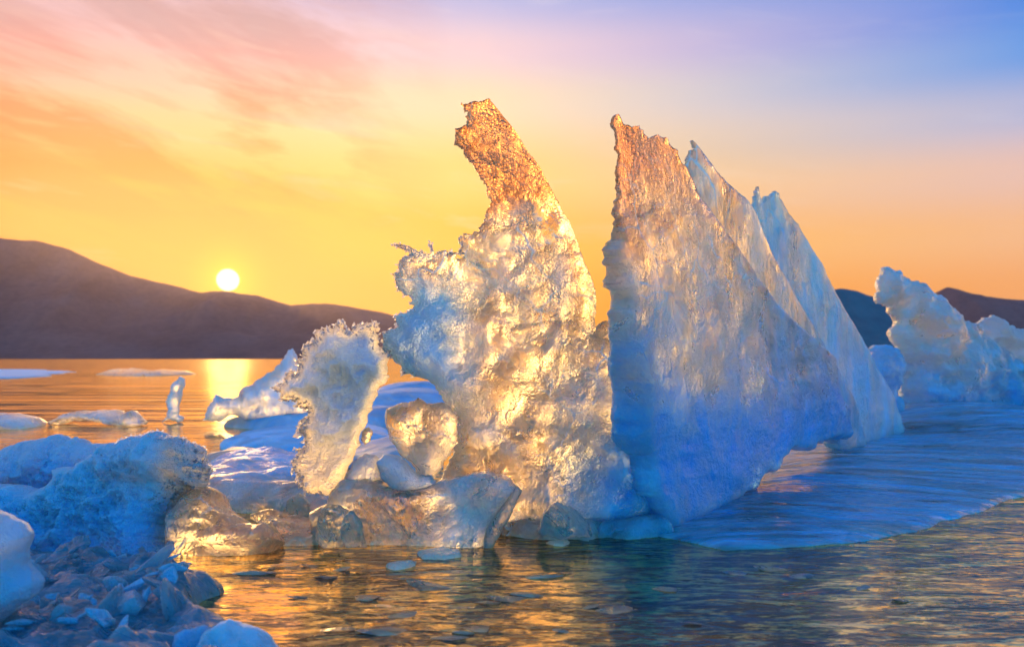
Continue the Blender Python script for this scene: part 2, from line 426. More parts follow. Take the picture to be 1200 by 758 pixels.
# ------------------------------------------------------------------ lake
def lake_material():
    m, g = newmat('wet_lake_ice')
    P = g.node('ShaderNodeNewGeometry').outputs['Position']
    sep = g.node('ShaderNodeSeparateXYZ'); g.put(sep.inputs[0], P)
    y = sep.outputs[1]; x = sep.outputs[0]
    far = g.mr(y, 3.2, 9, 0, 1)
    v1 = g.scalevec(P, (4.2, 13.0, 1), (0, 0, math.radians(-8)))
    n1 = g.noise(v1, 1.0, 8, .62, 1.6); n2 = g.noise(g.scalevec(P, (13, 40, 1), (0, 0, math.radians(6))), 1.0, 7, .66, .8)
    n3 = g.noise(P, 2.0, 4, .55, .5)
    nf = g.noise(g.scalevec(P, (.12, .9, 1)), 1.0, 6, .62, .4)
    n4 = g.noise(g.scalevec(P, (60, 130, 1)), 1.0, 4, .6)
    rip = g.mr(g.math('ADD', g.math('MULTIPLY', g.math('SUBTRACT', g.noise(g.scalevec(P, (1.3, 2.6, 1)), 1.0, 4, .6, .6), .5), .22), g.math('ADD', g.math('ADD', g.math('MULTIPLY', n1, .45), g.math('MULTIPLY', n2, .35)), g.math('MULTIPLY', n4, .20))), .487, .545, 0, 1)
    h1_ = g.noise(g.scalevec(P, (5, 12, 1), (0, 0, math.radians(-9))), 1.0, 2, .5, .8); h2_ = g.noise(g.scalevec(P, (17, 42, 1), (0, 0, math.radians(7))), 1.0, 2, .5, 1.0)
    h = g.math('ADD', g.math('MULTIPLY', h1_, .05), g.math('MULTIPLY', h2_, .013))
    hf = g.math('MULTIPLY', g.noise(g.scalevec(P, (.03, 2.6, 1)), 1.0, 3, .5, .0), .30)
    hm = g.node('ShaderNodeMix', data_type='FLOAT'); g.put(hm.inputs[0], g.mr(y, 3, 9, 0, 1)); g.put(hm.inputs[2], h); g.put(hm.inputs[3], hf)
    calm = g.mr(g.noise(g.scalevec(P, (1.1, 2.2, 1)), 1.0, 3, .5, .5), .38, .62, .35, 1.5)
    bp = g.bump(hm.outputs[0], g.math('MULTIPLY', calm, g.mr(y, 1, 14, .18, .30)), 1.0)
    # dark clear water over dark bottom / frosted grey ice film far out
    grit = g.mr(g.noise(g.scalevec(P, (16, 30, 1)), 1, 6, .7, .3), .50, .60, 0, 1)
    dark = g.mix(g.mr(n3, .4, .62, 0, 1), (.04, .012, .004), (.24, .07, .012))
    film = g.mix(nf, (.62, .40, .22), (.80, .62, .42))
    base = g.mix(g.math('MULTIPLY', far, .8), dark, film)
    b = g.node('ShaderNodeBsdfPrincipled'); g.put(b.inputs['Base Color'], base); g.put(b.inputs['Normal'], bp)
    b.inputs['IOR'].default_value = 1.30; g.put(b.inputs['Roughness'], g.mr(y, 2, 40, .05, .30))
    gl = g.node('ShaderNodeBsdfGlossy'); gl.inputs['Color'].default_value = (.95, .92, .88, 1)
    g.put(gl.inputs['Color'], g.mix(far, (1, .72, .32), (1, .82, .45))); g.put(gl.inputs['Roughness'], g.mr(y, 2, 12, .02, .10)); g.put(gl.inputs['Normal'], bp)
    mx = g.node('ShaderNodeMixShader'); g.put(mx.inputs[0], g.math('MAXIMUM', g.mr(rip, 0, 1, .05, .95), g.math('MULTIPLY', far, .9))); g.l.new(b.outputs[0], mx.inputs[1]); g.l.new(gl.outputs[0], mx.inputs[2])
    g.l.new(mx.outputs[0], g.out.inputs[0])
    return m
LAKE = lake_material()
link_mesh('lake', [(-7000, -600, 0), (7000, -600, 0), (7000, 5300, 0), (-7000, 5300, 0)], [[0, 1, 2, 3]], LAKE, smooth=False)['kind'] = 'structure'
def haze():
    m, g = newmat('haze')
    v = g.node('ShaderNodeVolumePrincipled'); v.inputs['Density'].default_value = .35e-4; v.inputs['Color'].default_value = (.80, .66, .72, 1); v.inputs['Anisotropy'].default_value = .72
    g.l.new(v.outputs[0], g.out.inputs['Volume'])
    a, b = (-7100, -700, -6), (7100, 5400, 1100)
    V = [(x, y, z) for z in (a[2], b[2]) for y in (a[1], b[1]) for x in (a[0], b[0])]
    o = link_mesh('haze', V, [[0, 2, 3, 1], [4, 5, 7, 6], [0, 1, 5, 4], [2, 6, 7, 3], [0, 4, 6, 2], [1, 3, 7, 5]], m, smooth=False)
    o['kind'] = 'stuff'
haze()

# ------------------------------------------------------------------ far mountains
def mountain_material(name, ca, cb):
    m, g = newmat(name)
    P = g.node('ShaderNodeNewGeometry').outputs['Position']
    n = g.noise(P, .006, 8, .65); n2 = g.noise(P, .05, 5, .7)
    b = g.node('ShaderNodeBsdfPrincipled'); b.inputs['Roughness'].default_value = .9; b.inputs['Specular IOR Level'].default_value = .1
    g.put(b.inputs['Base Color'], g.mix(g.mr(g.math('ADD', g.math('MULTIPLY', n, .6), g.math('MULTIPLY', n2, .4)), .4, .6), ca, cb))
    g.l.new(b.outputs[0], g.out.inputs[0]); return m
def mountain(name, ridge, Yr, depth, mat, seed, nx=260, ny=44, amp=.06, label=None):
    xs = np.linspace(ridge[0][0], ridge[-1][0], nx)
    hy = np.interp(xs, [p[0] for p in ridge], [p[1] for p in ridge])
    Z = (HY - hy) / F * Yr
    V = []; 
    for j in range(ny):
        t = j / (ny - 1)          # 0 at the front foot, ridge at .55, back foot at 1
        if t <= .55:
            k = t / .55; prof = .28 * k + .72 * k ** 1.6
        else: k = (t - .55) / .45; prof = 1 - k ** 1.5
        Y = Yr - depth * .55 + depth * t
        X = (xs - 600) / F * Yr
        p = np.stack([X / 400, np.full(nx, Y / 400), np.zeros(nx)], 1)
        n = fbm(p, 1.0, 6, seed, ridged=True)
        edge = math.sin(min(1, t / .55) * math.pi) if t < .55 else 0
        z = Z * prof * (1 + n * .55 * edge) + fbm(p, 6, 4, seed + 3) * 5 * prof
        V.append(np.stack([X, np.full(nx, Y), z - (1 if 0 < j < ny - 1 else 4)], 1))
    V = np.vstack(V); faces = []
    for j in range(ny - 1):
        for i in range(nx - 1):
            a = j * nx + i; faces.append([a, a + 1, a + nx + 1, a + nx])
    o = link_mesh(name, V, faces, mat, smooth=True); o['kind'] = 'structure'
    return o
MM = mountain_material('mountain_forest', (.13, .06, .06), (.21, .105, .10))
mountain('mountain', [(-420, 300), (-300, 262), (-180, 255), (-60, 268), (0, 278), (40, 281), (80, 291), (120, 310), (150, 322), (200, 333), (235, 342), (262, 340), (300, 345), (340, 357), (380, 354), (420, 361), (455, 367), (480, 373), (520, 392), (560, 408), (600, 419)], 3000, 1200, MM, 3)
mountain('mountain', [(930, 419), (1000, 396), (1060, 366), (1095, 344), (1112, 336), (1140, 344), (1170, 350), (1200, 351), (1280, 340), (1400, 360), (1560, 390), (1700, 415)], 3600, 1200, MM, 9)
TM = mountain_material('spruce_hill', (.015, .10, .12), (.04, .17, .18))
mountain('hill', [(925, 419), (950, 372), (968, 340), (985, 337), (1005, 338), (1025, 343), (1045, 355), (1065, 385), (1078, 419)], 900, 260, TM, 14, nx=140)

# ------------------------------------------------------------------ ice materials
def ss(x, a, b):
    t = np.clip((x - a) / (b - a), 0, 1); return t * t * (3 - 2 * t)
def blob(px, py, cx, cy, rx, ry): return np.exp(-(((px - cx) / rx) ** 2 + ((py - cy) / ry) ** 2))
def frost_material():
    m, g = newmat('frost')
    a = g.node('ShaderNodeBsdfGlass'); a.inputs['Roughness'].default_value = .25; a.inputs['IOR'].default_value = 1.2
    t = g.node('ShaderNodeBsdfTranslucent'); t.inputs['Color'].default_value = (.97, .97, .97, 1)
    mx = g.node('ShaderNodeMixShader'); mx.inputs[0].default_value = .45; g.l.new(a.outputs[0], mx.inputs[1]); g.l.new(t.outputs[0], mx.inputs[2])
    g.l.new(mx.outputs[0], g.out.inputs[0]); return m
FROST = frost_material()
ICE = ice_material('ice', milk_noise=.6, wave_d=.04, rough=.04, pale=(.90, .95, .97))
ICE_STREAK = ice_material('streaked_ice', crystal=60, stretch=(1.0, 1.0, .5), rot=(0, math.radians(-26), 0), fleck=.3, milk_noise=.6, crystal_d=.004, pale=(.85, .93, .95))
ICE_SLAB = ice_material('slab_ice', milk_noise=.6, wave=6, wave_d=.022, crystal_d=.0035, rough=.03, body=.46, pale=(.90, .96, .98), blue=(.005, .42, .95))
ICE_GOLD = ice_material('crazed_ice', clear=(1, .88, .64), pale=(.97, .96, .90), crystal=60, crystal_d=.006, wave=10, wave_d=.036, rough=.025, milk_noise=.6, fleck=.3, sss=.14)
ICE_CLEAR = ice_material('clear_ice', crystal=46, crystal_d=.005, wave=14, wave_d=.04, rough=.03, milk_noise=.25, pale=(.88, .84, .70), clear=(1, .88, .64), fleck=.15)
SNOW = ice_material('sugar_ice', pale=(.75, .86, .95), blue=(.02, .44, .88), crystal=130, crystal_d=.006, wave=16, wave_d=.02, rough=.25, fleck=.15, sss=.022, ssw=.75, milk_noise=.2, milk_rough=.5, coat=.04)
PLATE = ice_material('blue_sheet_ice', streak=.45, coat=1.0, pale=(.50, .82, 1.0), blue=(.005, .36, .86), crystal=40, crystal_d=.007, wave=9, wave_d=.07, stretch=(.35, 2.0, 1), rot=(0, 0, math.radians(-14)), rough=.08, fleck=.4, milk_noise=.9, sss=.03)

# ------------------------------------------------------------------ the ice
# tall leaning shard with its broad crazed foot
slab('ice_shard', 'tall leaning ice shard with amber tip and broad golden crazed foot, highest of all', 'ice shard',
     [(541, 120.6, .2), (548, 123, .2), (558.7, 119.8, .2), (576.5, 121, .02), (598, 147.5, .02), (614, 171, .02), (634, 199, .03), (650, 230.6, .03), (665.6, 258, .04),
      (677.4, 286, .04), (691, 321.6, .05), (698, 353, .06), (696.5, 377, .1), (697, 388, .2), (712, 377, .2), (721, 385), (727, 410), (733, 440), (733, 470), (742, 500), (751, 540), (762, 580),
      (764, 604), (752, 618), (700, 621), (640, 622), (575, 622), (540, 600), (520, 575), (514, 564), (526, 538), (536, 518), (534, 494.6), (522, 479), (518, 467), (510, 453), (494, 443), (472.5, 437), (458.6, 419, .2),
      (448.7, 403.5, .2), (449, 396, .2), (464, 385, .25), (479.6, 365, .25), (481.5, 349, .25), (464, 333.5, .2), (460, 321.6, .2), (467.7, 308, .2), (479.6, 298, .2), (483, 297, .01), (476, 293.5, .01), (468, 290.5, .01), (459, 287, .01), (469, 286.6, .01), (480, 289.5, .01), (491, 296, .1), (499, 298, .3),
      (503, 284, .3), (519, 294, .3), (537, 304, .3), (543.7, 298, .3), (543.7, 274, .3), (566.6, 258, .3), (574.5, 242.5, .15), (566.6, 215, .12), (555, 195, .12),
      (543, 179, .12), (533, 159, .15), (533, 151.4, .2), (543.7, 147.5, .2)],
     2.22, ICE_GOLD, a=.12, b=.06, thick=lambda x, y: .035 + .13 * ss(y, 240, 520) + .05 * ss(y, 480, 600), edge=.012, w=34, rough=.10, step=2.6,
     facet=(24, .9), bumps=(9, .020), seed=11, fringe=(450, .0042, lambda x, y: (x < 560) & (y < 440) & (y > 275), 6), coarse=lambda x, y, d: ss(y, 260, 215), amber=lambda x, y, d: ss(y + .25 * (x - 600), 275, 225) + .4 * blob(x, y, 675, 310, 18, 45),  # amber paints the glow of light through the tip
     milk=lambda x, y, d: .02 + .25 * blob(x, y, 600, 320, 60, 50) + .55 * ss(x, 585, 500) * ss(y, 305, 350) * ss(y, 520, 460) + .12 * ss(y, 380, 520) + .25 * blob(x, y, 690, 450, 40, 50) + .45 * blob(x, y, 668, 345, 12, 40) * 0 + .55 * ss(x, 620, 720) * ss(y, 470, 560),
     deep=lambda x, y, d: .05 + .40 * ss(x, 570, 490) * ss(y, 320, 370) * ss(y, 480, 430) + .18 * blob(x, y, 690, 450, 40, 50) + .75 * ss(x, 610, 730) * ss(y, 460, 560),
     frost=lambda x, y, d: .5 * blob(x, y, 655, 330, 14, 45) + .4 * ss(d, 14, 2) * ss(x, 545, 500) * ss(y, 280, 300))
# right triangular slab and its two companions
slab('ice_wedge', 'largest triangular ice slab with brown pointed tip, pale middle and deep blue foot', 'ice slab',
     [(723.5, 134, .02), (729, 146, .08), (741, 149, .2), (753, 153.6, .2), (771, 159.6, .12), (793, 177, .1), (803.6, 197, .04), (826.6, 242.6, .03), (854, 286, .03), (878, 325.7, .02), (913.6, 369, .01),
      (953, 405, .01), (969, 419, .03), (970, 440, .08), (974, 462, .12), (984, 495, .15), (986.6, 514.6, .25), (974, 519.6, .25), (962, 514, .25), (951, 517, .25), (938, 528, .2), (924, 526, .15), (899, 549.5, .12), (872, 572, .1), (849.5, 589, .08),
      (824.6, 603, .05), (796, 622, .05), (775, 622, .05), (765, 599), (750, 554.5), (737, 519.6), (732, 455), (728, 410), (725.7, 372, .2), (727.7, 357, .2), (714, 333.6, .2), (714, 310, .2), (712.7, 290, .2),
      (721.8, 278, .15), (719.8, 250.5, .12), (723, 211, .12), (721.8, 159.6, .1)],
     1.728, ICE_SLAB, a=1.3, b=0.0, thick=lambda x, y: .015 + .09 * ss(y, 150, 460), edge=lambda x, y: .008 + .045 * ss(y, 170, 420), w=6, rough=.07, step=2.6, facet=(48, .15), bumps=(5, .009), seed=22, amber=lambda x, y, d: .85 * ss(y, 250, 170) + .5 * ss(x, 752, 735) * ss(y, 330, 250), coarse=lambda x, y, d: .8 * ss(y, 320, 200) + .5 * ss(y, 400, 470),  # amber paints backlight into tip and upper left edge
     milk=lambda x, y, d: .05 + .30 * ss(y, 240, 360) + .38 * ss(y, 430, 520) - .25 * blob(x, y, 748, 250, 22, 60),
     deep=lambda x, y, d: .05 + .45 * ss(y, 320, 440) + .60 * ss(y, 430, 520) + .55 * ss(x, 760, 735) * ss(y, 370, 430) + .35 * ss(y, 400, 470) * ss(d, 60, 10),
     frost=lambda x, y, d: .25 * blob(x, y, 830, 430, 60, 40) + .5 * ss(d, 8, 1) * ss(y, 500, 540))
slab('ice_wedge', 'smooth grey-white ice slab standing directly behind the largest triangular slab', 'ice slab',
     [(810, 165, .05), (819, 175, .05), (832, 192, .05), (846, 209, .05), (858, 221, .08), (872, 232, .05), (880, 242, .02), (894, 276, .02), (912, 314, .02), (940, 362, .02), (972, 418, .02), (1000, 470, .02), (1015, 526, .05), (985, 532), (900, 480), (820, 300),
      (803, 195, .1), (806, 183, .2)],
     2.2, ICE_STREAK, a=1.0, thick=lambda x, y: .02 + .06 * ss(y, 200, 400), edge=.012, w=14, rough=.04, step=3.0, facet=(60, .10), bumps=(4, .010), seed=33,
     milk=lambda x, y, d: .12 + .3 * ss(y, 250, 450), deep=lambda x, y, d: .22 + .4 * ss(y, 330, 500), frost=0.0)
slab('ice_wedge', 'hindmost tall ice slab with a notched crest and long straight blue-grey right edge', 'ice slab',
     [(880, 244, .1), (887, 219, .05), (892, 238, .15), (896, 230, .25), (901, 233, .25), (907, 224, .1), (916, 238, .05), (937, 270, .03), (957, 302, .03), (977, 341, .02), (1000, 381, .02), (1018, 414, .02), (1042, 460, .03), (1056, 503, .05), (1049, 526), (1015, 532), (985, 528), (930, 420), (880, 300)],
     2.42, ICE_STREAK, a=1.0, thick=lambda x, y: .02 + .08 * ss(y, 240, 420), edge=.014, w=14, rough=.04, step=3.0, facet=(60, .10), bumps=(4, .012), seed=44,
     milk=lambda x, y, d: .4 + .25 * ss(y, 250, 450), deep=lambda x, y, d: .40 + .3 * ss(y, 330, 500) * ss(x, 1000, 950) + .3 * blob(x, y, 915, 330, 15, 70), frost=0.1)
# leaning frosted block on the left
slab('ice_block', 'pale blue frosted ice block leaning right with a spiny golden-rimmed left edge', 'ice block',
     [(395, 376, .3), (403, 382, .3), (421, 380, .2), (439, 376.6, .3), (444.8, 384, .2), (443.6, 397.6, .2), (454.7, 409.5, .15), (454.7, 423, .12), (443, 463, .1), (431, 494.6, .1), (421, 514.5, .12),
      (415, 534, .1), (405, 558, .08), (399, 572, .1), (385, 579, .1), (371.5, 576, .1), (357.6, 576, .2), (347.7, 566, .3), (343.8, 546, .3), (345.7, 526, .3), (355.6, 506.5, .3), (361.6, 487, .2), (359.6, 475, .2), (343.8, 467, .2),
      (330, 460, .15), (318, 455, .1), (331, 449, .3), (336, 441, .3), (349.7, 431, .3), (355.6, 419, .35), (367.5, 403.6, .35), (379.4, 388, .35)],
     2.25, SNOW, a=.15, thick=.13, edge=.03, w=22, rough=.2, step=2.3, facet=(20, 1.1), bumps=(12, .03), seed=55, fringe=(700, .005, lambda x, y: (y < 575) & ((x < 385) | (y < 420)), 8), grain=.005, round_=True, coarse=1,
     milk=lambda x, y, d: .25 + .5 * ss(d, 4, 14) * ss(y, 575, 480), deep=lambda x, y, d: .38 * ss(d, 4, 16) * ss(y, 540, 440) + .08, frost=lambda x, y, d: .35 * ss(d, 20, 5))
# golden base slab and knob
slab('ice_wedge', 'low golden crazed ice slab lying along the waterline before the tall shard', 'ice slab',
     [(405, 560, .05), (439, 562, .05), (450.7, 568, .03), (470.5, 572, .03), (494, 569, .03), (510, 566, .05), (542, 558, .06), (565.5, 553, .04), (585, 556, .04), (597, 562, .05), (605, 571, .03), (590, 594, .03), (573, 617.5, .03),
      (568, 640, .05), (520, 641), (458.6, 640), (400, 640), (369, 640), (369, 613), (367.5, 597.6), (387, 590), (391, 574)],
     2.08, ICE_GOLD, a=-.12, b=0, thick=.11, edge=.05, w=9, rough=.06, step=2.3, facet=(20, .3), bumps=(16, .010), seed=66,
     milk=lambda x, y, d: .22 + .25 * ss(x, 500, 560), deep=lambda x, y, d: .06 + .25 * ss(x, 490, 540), frost=.08)
slab('ice_lump', 'small rounded glassy ice knob at the left end of the low golden slab', 'ice lump',
     [(376, 596), (384, 591), (398, 592), (408, 598), (412, 612), (409, 628), (402, 640), (378, 640), (370, 630), (372, 612)], 2.0, ICE_CLEAR, thick=.07, edge=.01, w=14, round_=True, step=2.2,
     rough=.05, facet=(16, .3), bumps=(14, .012), seed=67, milk=.12, deep=.02)
slab('ice_wedge', 'narrow upright pane of clear ice with a bright rim beside the golden slab', 'ice slab',
     [(606, 569, .03), (612, 575, .03), (600, 600, .03), (585, 628, .03), (577, 642), (566, 642), (570, 620, .02), (584, 600, .02), (598, 580, .02)], 2.04, ICE_CLEAR, thick=.05, edge=.012, w=5, step=2.2,
     rough=.03, facet=(16, .2), bumps=(14, .006), seed=68, milk=.25, deep=.05, frost=.2)
slab('ice_lump', 'heart-shaped clear golden ice lump with dark olive top, beneath the tall shard', 'ice lump',
     [(452.7, 479), (466.5, 473), (478, 472), (490, 466), (500, 473), (522, 473), (536, 491), (538, 512), (520, 540), (506, 568), (496, 562), (487, 548), (470.5, 534), (456.6, 514.5), (452.7, 498.6)],
     2.14, ICE_CLEAR, thick=.13, edge=.012, w=18, step=2.3, rough=.08, facet=(20, .8), bumps=(10, .02), seed=69, milk=lambda x, y, d: .08 + .35 * ss(y, 500, 540), deep=.04)
slab('ice_lump', 'rounded white-blue ice lump below the heart-shaped clear lump', 'ice lump',
     [(441, 542), (450.7, 532), (466.5, 534), (480, 546), (490, 556), (506, 556), (512, 566), (500, 574), (478, 576), (458.6, 572), (446.7, 560)], 2.11, SNOW, thick=.10, edge=.01, w=16, round_=True, step=2.3,
     rough=.06, facet=(18, .4), bumps=(10, .01), seed=70, milk=.55, deep=.18)
slab('ice_lump', 'pale blocky ice lump between the leaning block and the white-blue lump', 'ice lump',
     [(406, 556), (414, 540), (427, 531), (440, 533), (446, 545), (452, 560), (448, 570), (404, 570)], 2.16, SNOW, thick=.08, edge=.01, w=12, step=2.3, rough=.1, facet=(14, .6), bumps=(10, .01), seed=71, milk=.45, deep=.15, round_=True)
slab('ice_lump', 'tiny clear ice nub perched beside the right edge of the leaning block', 'ice lump',
     [(423, 515), (425, 505), (432, 500), (437, 507), (434, 517), (428, 521)], 2.2, ICE_CLEAR, thick=.03, edge=.006, w=6, round_=True, step=1.8, rough=.06, facet=(8, .3), bumps=(14, .004), seed=72, milk=.25, deep=.02)
# amber chunk and streaked plate
slab('ice_chunk', 'clear amber humped ice chunk with brown hollows between blue block and streaked plate', 'ice chunk',
     [(202, 608), (205, 601), (215, 592), (227, 579), (236, 574), (249, 572), (260, 577), (268, 594), (281, 604), (293, 612), (306, 616), (319, 612, .1), (324, 622), (331, 634), (318, 645), (296, 655), (264, 660), (205, 664), (199, 650), (200, 634)],
     1.93, ICE_CLEAR, a=-.1, b=.4, thick=.17, edge=.012, w=30, round_=True, step=2.3, rough=.06, facet=(24, .75), bumps=(9, .03), seed=73, milk=lambda x, y, d: .10 + .3 * blob(x, y, 215, 615, 14, 25), deep=lambda x, y, d: .02 + .3 * blob(x, y, 215, 600, 12, 14))
slab('ice_plate', 'thin glassy ice plate with wavy gold and brown streaks behind the amber chunk', 'ice plate',
     [(293, 605), (305, 600), (315, 598), (340, 603), (362, 608), (374, 615), (373, 638), (359, 640), (330, 641), (322, 628), (312, 618)], 2.06, ICE_CLEAR, a=0, b=2.2, thick=.03, edge=.01, w=7, step=2.2, rough=.04,
     facet=(20, .25), bumps=(12, .012), seed=74, milk=.08, deep=.0, stretch=(.35, 2.2))
# snow block at left, two humps
slab('ice_block', 'snow-crusted blue ice block with glittering right rim, larger front one at left', 'ice block',
     [(-70, 575), (-30, 560), (0, 566), (30, 568), (60, 571), (70, 566), (70, 555), (78, 548), (100, 543), (114, 535), (125, 525), (143, 519), (172, 511, .2), (198, 511, .3), (220, 518, .35), (232, 530, .35), (240, 545, .35),
      (236, 558, .3), (224, 568, .2), (208, 583, .15), (200, 600), (190, 615), (198, 645), (191, 664), (147, 668), (92, 668), (37, 668), (-70, 668)],
     1.84, SNOW, a=-.2, b=.25, thick=.20, edge=.03, w=45, round_=True, step=2.2, rough=.14, facet=(40, .35), bumps=(6, .045), seed=81, fringe=(700, .0045, lambda x, y: ((x > 150) & (y < 600)), 7), grain=.012, coarse=1,
     milk=lambda x, y, d: .95 - .6 * ss(x, 195, 232) - .15 * ss(y, 600, 650), deep=lambda x, y, d: .15 + .38 * ss(y, 560, 630) + .15 * ss(x, 70, -20) - .3 * ss(x, 160, 215) * ss(y, 590, 560), frost=lambda x, y, d: .8 * ss(d, 16, 3) * ss(y, 600, 560))
slab('ice_block', 'snow-topped blue ice block behind the front block at the left border', 'ice block',
     [(-70, 552), (-20, 545), (0, 535), (22, 520), (38, 515), (55, 513, .15), (84, 517.5, .15), (105, 519), (124, 524), (140, 535), (142, 575), (60, 600), (-70, 600)],
     2.2, SNOW, a=-.1, b=.1, thick=.2, edge=.016, w=45, round_=True, step=3.0, rough=.12, facet=(40, .35), bumps=(6, .04), seed=82, grain=.012, coarse=1, milk=.92, deep=lambda x, y, d: .2 + .4 * ss(y, 530, 560), frost=lambda x, y, d: .8 * ss(d, 12, 3))
slab('ice_lump', 'smooth out-of-focus pale blue ice lump cut by the left border in front', 'ice lump',
     [(-60, 600), (-20, 594), (0, 603), (18, 612), (31, 627), (26, 645), (27.5, 663), (42, 685), (37, 700), (15, 715), (0, 729), (-30, 745), (-60, 735)], 1.28, SNOW, a=-.1, b=0, thick=.10, edge=.015, w=26, round_=True, step=3.5,
     rough=.05, facet=(30, .3), bumps=(9, .014), seed=83, grain=.003, milk=.7, deep=lambda x, y, d: .12 + .3 * ss(x, 0, 40), frost=.15)
# far pieces
slab('ice_wedge', 'blurred grey ice slab sloping up to a pinkish peak behind the leaning block', 'ice slab',
     [(238, 492), (243, 480), (250, 470), (253, 462), (262, 466), (273, 467), (287, 453), (300, 446), (313, 437), (325, 428), (333, 420), (338, 410), (343, 408), (348, 417), (352, 428), (358, 440), (368, 470), (364, 494), (300, 495)],
     5.9, ICE_STREAK, a=.2, thick=.22, edge=.05, w=16, step=2.6, rough=.1, facet=(16, .5), bumps=(3, .08), seed=91, milk=.6, deep=lambda x, y, d: .1 + .1 * ss(x, 280, 320), frost=.1)
slab('ice_spike', 'small pinkish upright ice spike standing alone on the golden lake', 'ice spike',
     [(195, 470), (200, 460), (204, 448), (211, 441), (216, 444), (216, 452), (213, 463), (209, 476), (209, 486), (216, 489), (213, 494), (190, 494), (196, 488), (198, 480)], 6.0, ICE_STREAK, thick=.10, edge=.03, w=6, step=1.8, rough=.08, facet=(8, .4), bumps=(4, .03), seed=92, milk=.7, deep=.05)
slab('ice_lump', 'long low grey ice lump left of the small upright spike', 'ice lump',
     [(60, 497), (72, 489), (80, 484), (100, 482), (118, 480), (131, 480), (139, 487), (143, 498)], 5.8, ICE, thick=.4, edge=.08, w=9, round_=True, step=2.2, rough=.08, facet=(14, .4), bumps=(3, .06), seed=93, milk=.45, deep=.05)
slab('ice_lump', 'tiny peaked grey ice lump between the long low lump and the spike', 'ice lump',
     [(142, 497), (148, 483), (155, 481), (162, 488), (171, 497)], 5.7, ICE, thick=.2, edge=.05, w=6, round_=True, step=2, rough=.08, facet=(10, .4), bumps=(3, .04), seed=94, milk=.45, deep=.05)
slab('ice_lump', 'rounded dark grey ice lump far back at the left border', 'ice lump',
     [(-60, 500), (-40, 486), (-10, 484), (12, 485), (28, 489), (42, 502), (20, 504)], 5.6, ICE, thick=.5, edge=.08, w=10, round_=True, step=2.4, rough=.06, facet=(14, .4), bumps=(3, .06), seed=95, milk=.5, deep=.15)
slab('ice_chunk', 'big blurred ice chunk at right, mauve peak, blue and yellow speckled base', 'ice chunk',
     [(1029.7, 325), (1034, 315), (1043, 316), (1052, 317), (1064.5, 329.6), (1086.7, 337.5), (1102.5, 348.6), (1118, 364), (1137, 378.7), (1163, 401), (1181.7, 413.5), (1200, 427), (1240, 450), (1250, 512), (1200, 512), (1162.7, 512), (1118, 503),
      (1086.7, 495), (1055, 490), (1052, 467), (1056, 445), (1060, 426), (1050, 412), (1047, 401), (1048.7, 382), (1047, 370), (1042, 359.7), (1031, 340.7)],
     4.7, ICE, a=.2, thick=.3, edge=.05, w=30, step=3, rough=.14, facet=(26, .6), bumps=(3, .09), seed=96,
     milk=lambda x, y, d: .45 + .1 * ss(y, 400, 450), deep=lambda x, y, d: .10 + .4 * ss(y, 390, 440) + .35 * ss(y, 440, 470), frost=.15)
slab('ice_chunk', 'small deep blue ice chunk tucked against the left foot of the big blurred chunk', 'ice chunk',
     [(1010, 420), (1017, 409), (1029.7, 404), (1045.5, 407), (1056, 416), (1056, 440), (1054, 490), (1030, 490), (1015, 460)], 4.9, ICE, a=0, thick=.2, edge=.04, w=12, step=2.6, rough=.12, facet=(14, .5), bumps=(3, .05), seed=97, milk=.6, deep=.75)
slab('ice_chunk', 'pink frosted ice chunk cut by the right border behind the big blurred chunk', 'ice chunk',
     [(1125, 420), (1133, 392), (1142, 380), (1152, 372), (1162.7, 369), (1174, 374), (1184, 381), (1200, 390), (1225, 402), (1250, 430), (1260, 500), (1180, 505), (1130, 480)], 5.7, SNOW, a=0, thick=.3, edge=.05, w=18, step=2.8, rough=.2, facet=(16, .7), bumps=(3, .1), seed=98, milk=.55, deep=.03, frost=.3)

# ------------------------------------------------------------------ sheets and drifts on the lake
def plate_h(x, y, d):
    px = 600 + F * x / y; py = HY + F * (H - .05) / y
    m = .03 * ss(px, 800, 980) * ss(py, 640, 560)                                   # rises towards the slabs
    m = m + .12 * np.exp(-(((x - 2.6) / .9) ** 2 + ((y - 5.0) / .7) ** 2))          # swell by the far chunk
    m = m * ss(d, .0, .7) + .005 * fbm(np.stack([x * 1.2 + y * .3, y * 7 - x * 1.6, x * 0], 1), 1.0, 4, 77, ridged=True) * ss(d, 0, .3)
    return m
floe('ice_sheet', 'wide streaked bright blue ice sheet sloping into the water beneath the slabs', 'ice sheet',
     [(700, 622, .04), (770, 628, .03), (800, 634, .04), (850, 645, .03), (900, 643, .03), (945, 640, .03), (1000, 636, .04), (1040, 629, .03), (1090, 618, .03), (1130, 604, .03), (1170, 590, .02), (1215, 578, .02), (1300, 560), (1400, 540), (1400, 492), (1250, 484), (1100, 478), (1000, 475), (880, 490), (780, 545), (715, 590)],
     PLATE, h=.035, w=.7, step=.022, bumps=(2.2, .03), rough=.05, seed=101, milk=lambda x, y, d: .52 - .4 * blob(x, y, 880, 590, 70, 28) - .2 * blob(x, y, 1100, 500, 90, 14), stretch=(.5, 1.6), hfun=plate_h, rim=.002,
     deep=lambda x, y, d: .68 + .32 * blob(x, y, 880, 590, 90, 30) + .35 * blob(x, y, 1110, 500, 120, 14) - .25 * ss(d, .12, .02), frost=lambda x, y, d: .15 * ss(d, .2, .05))
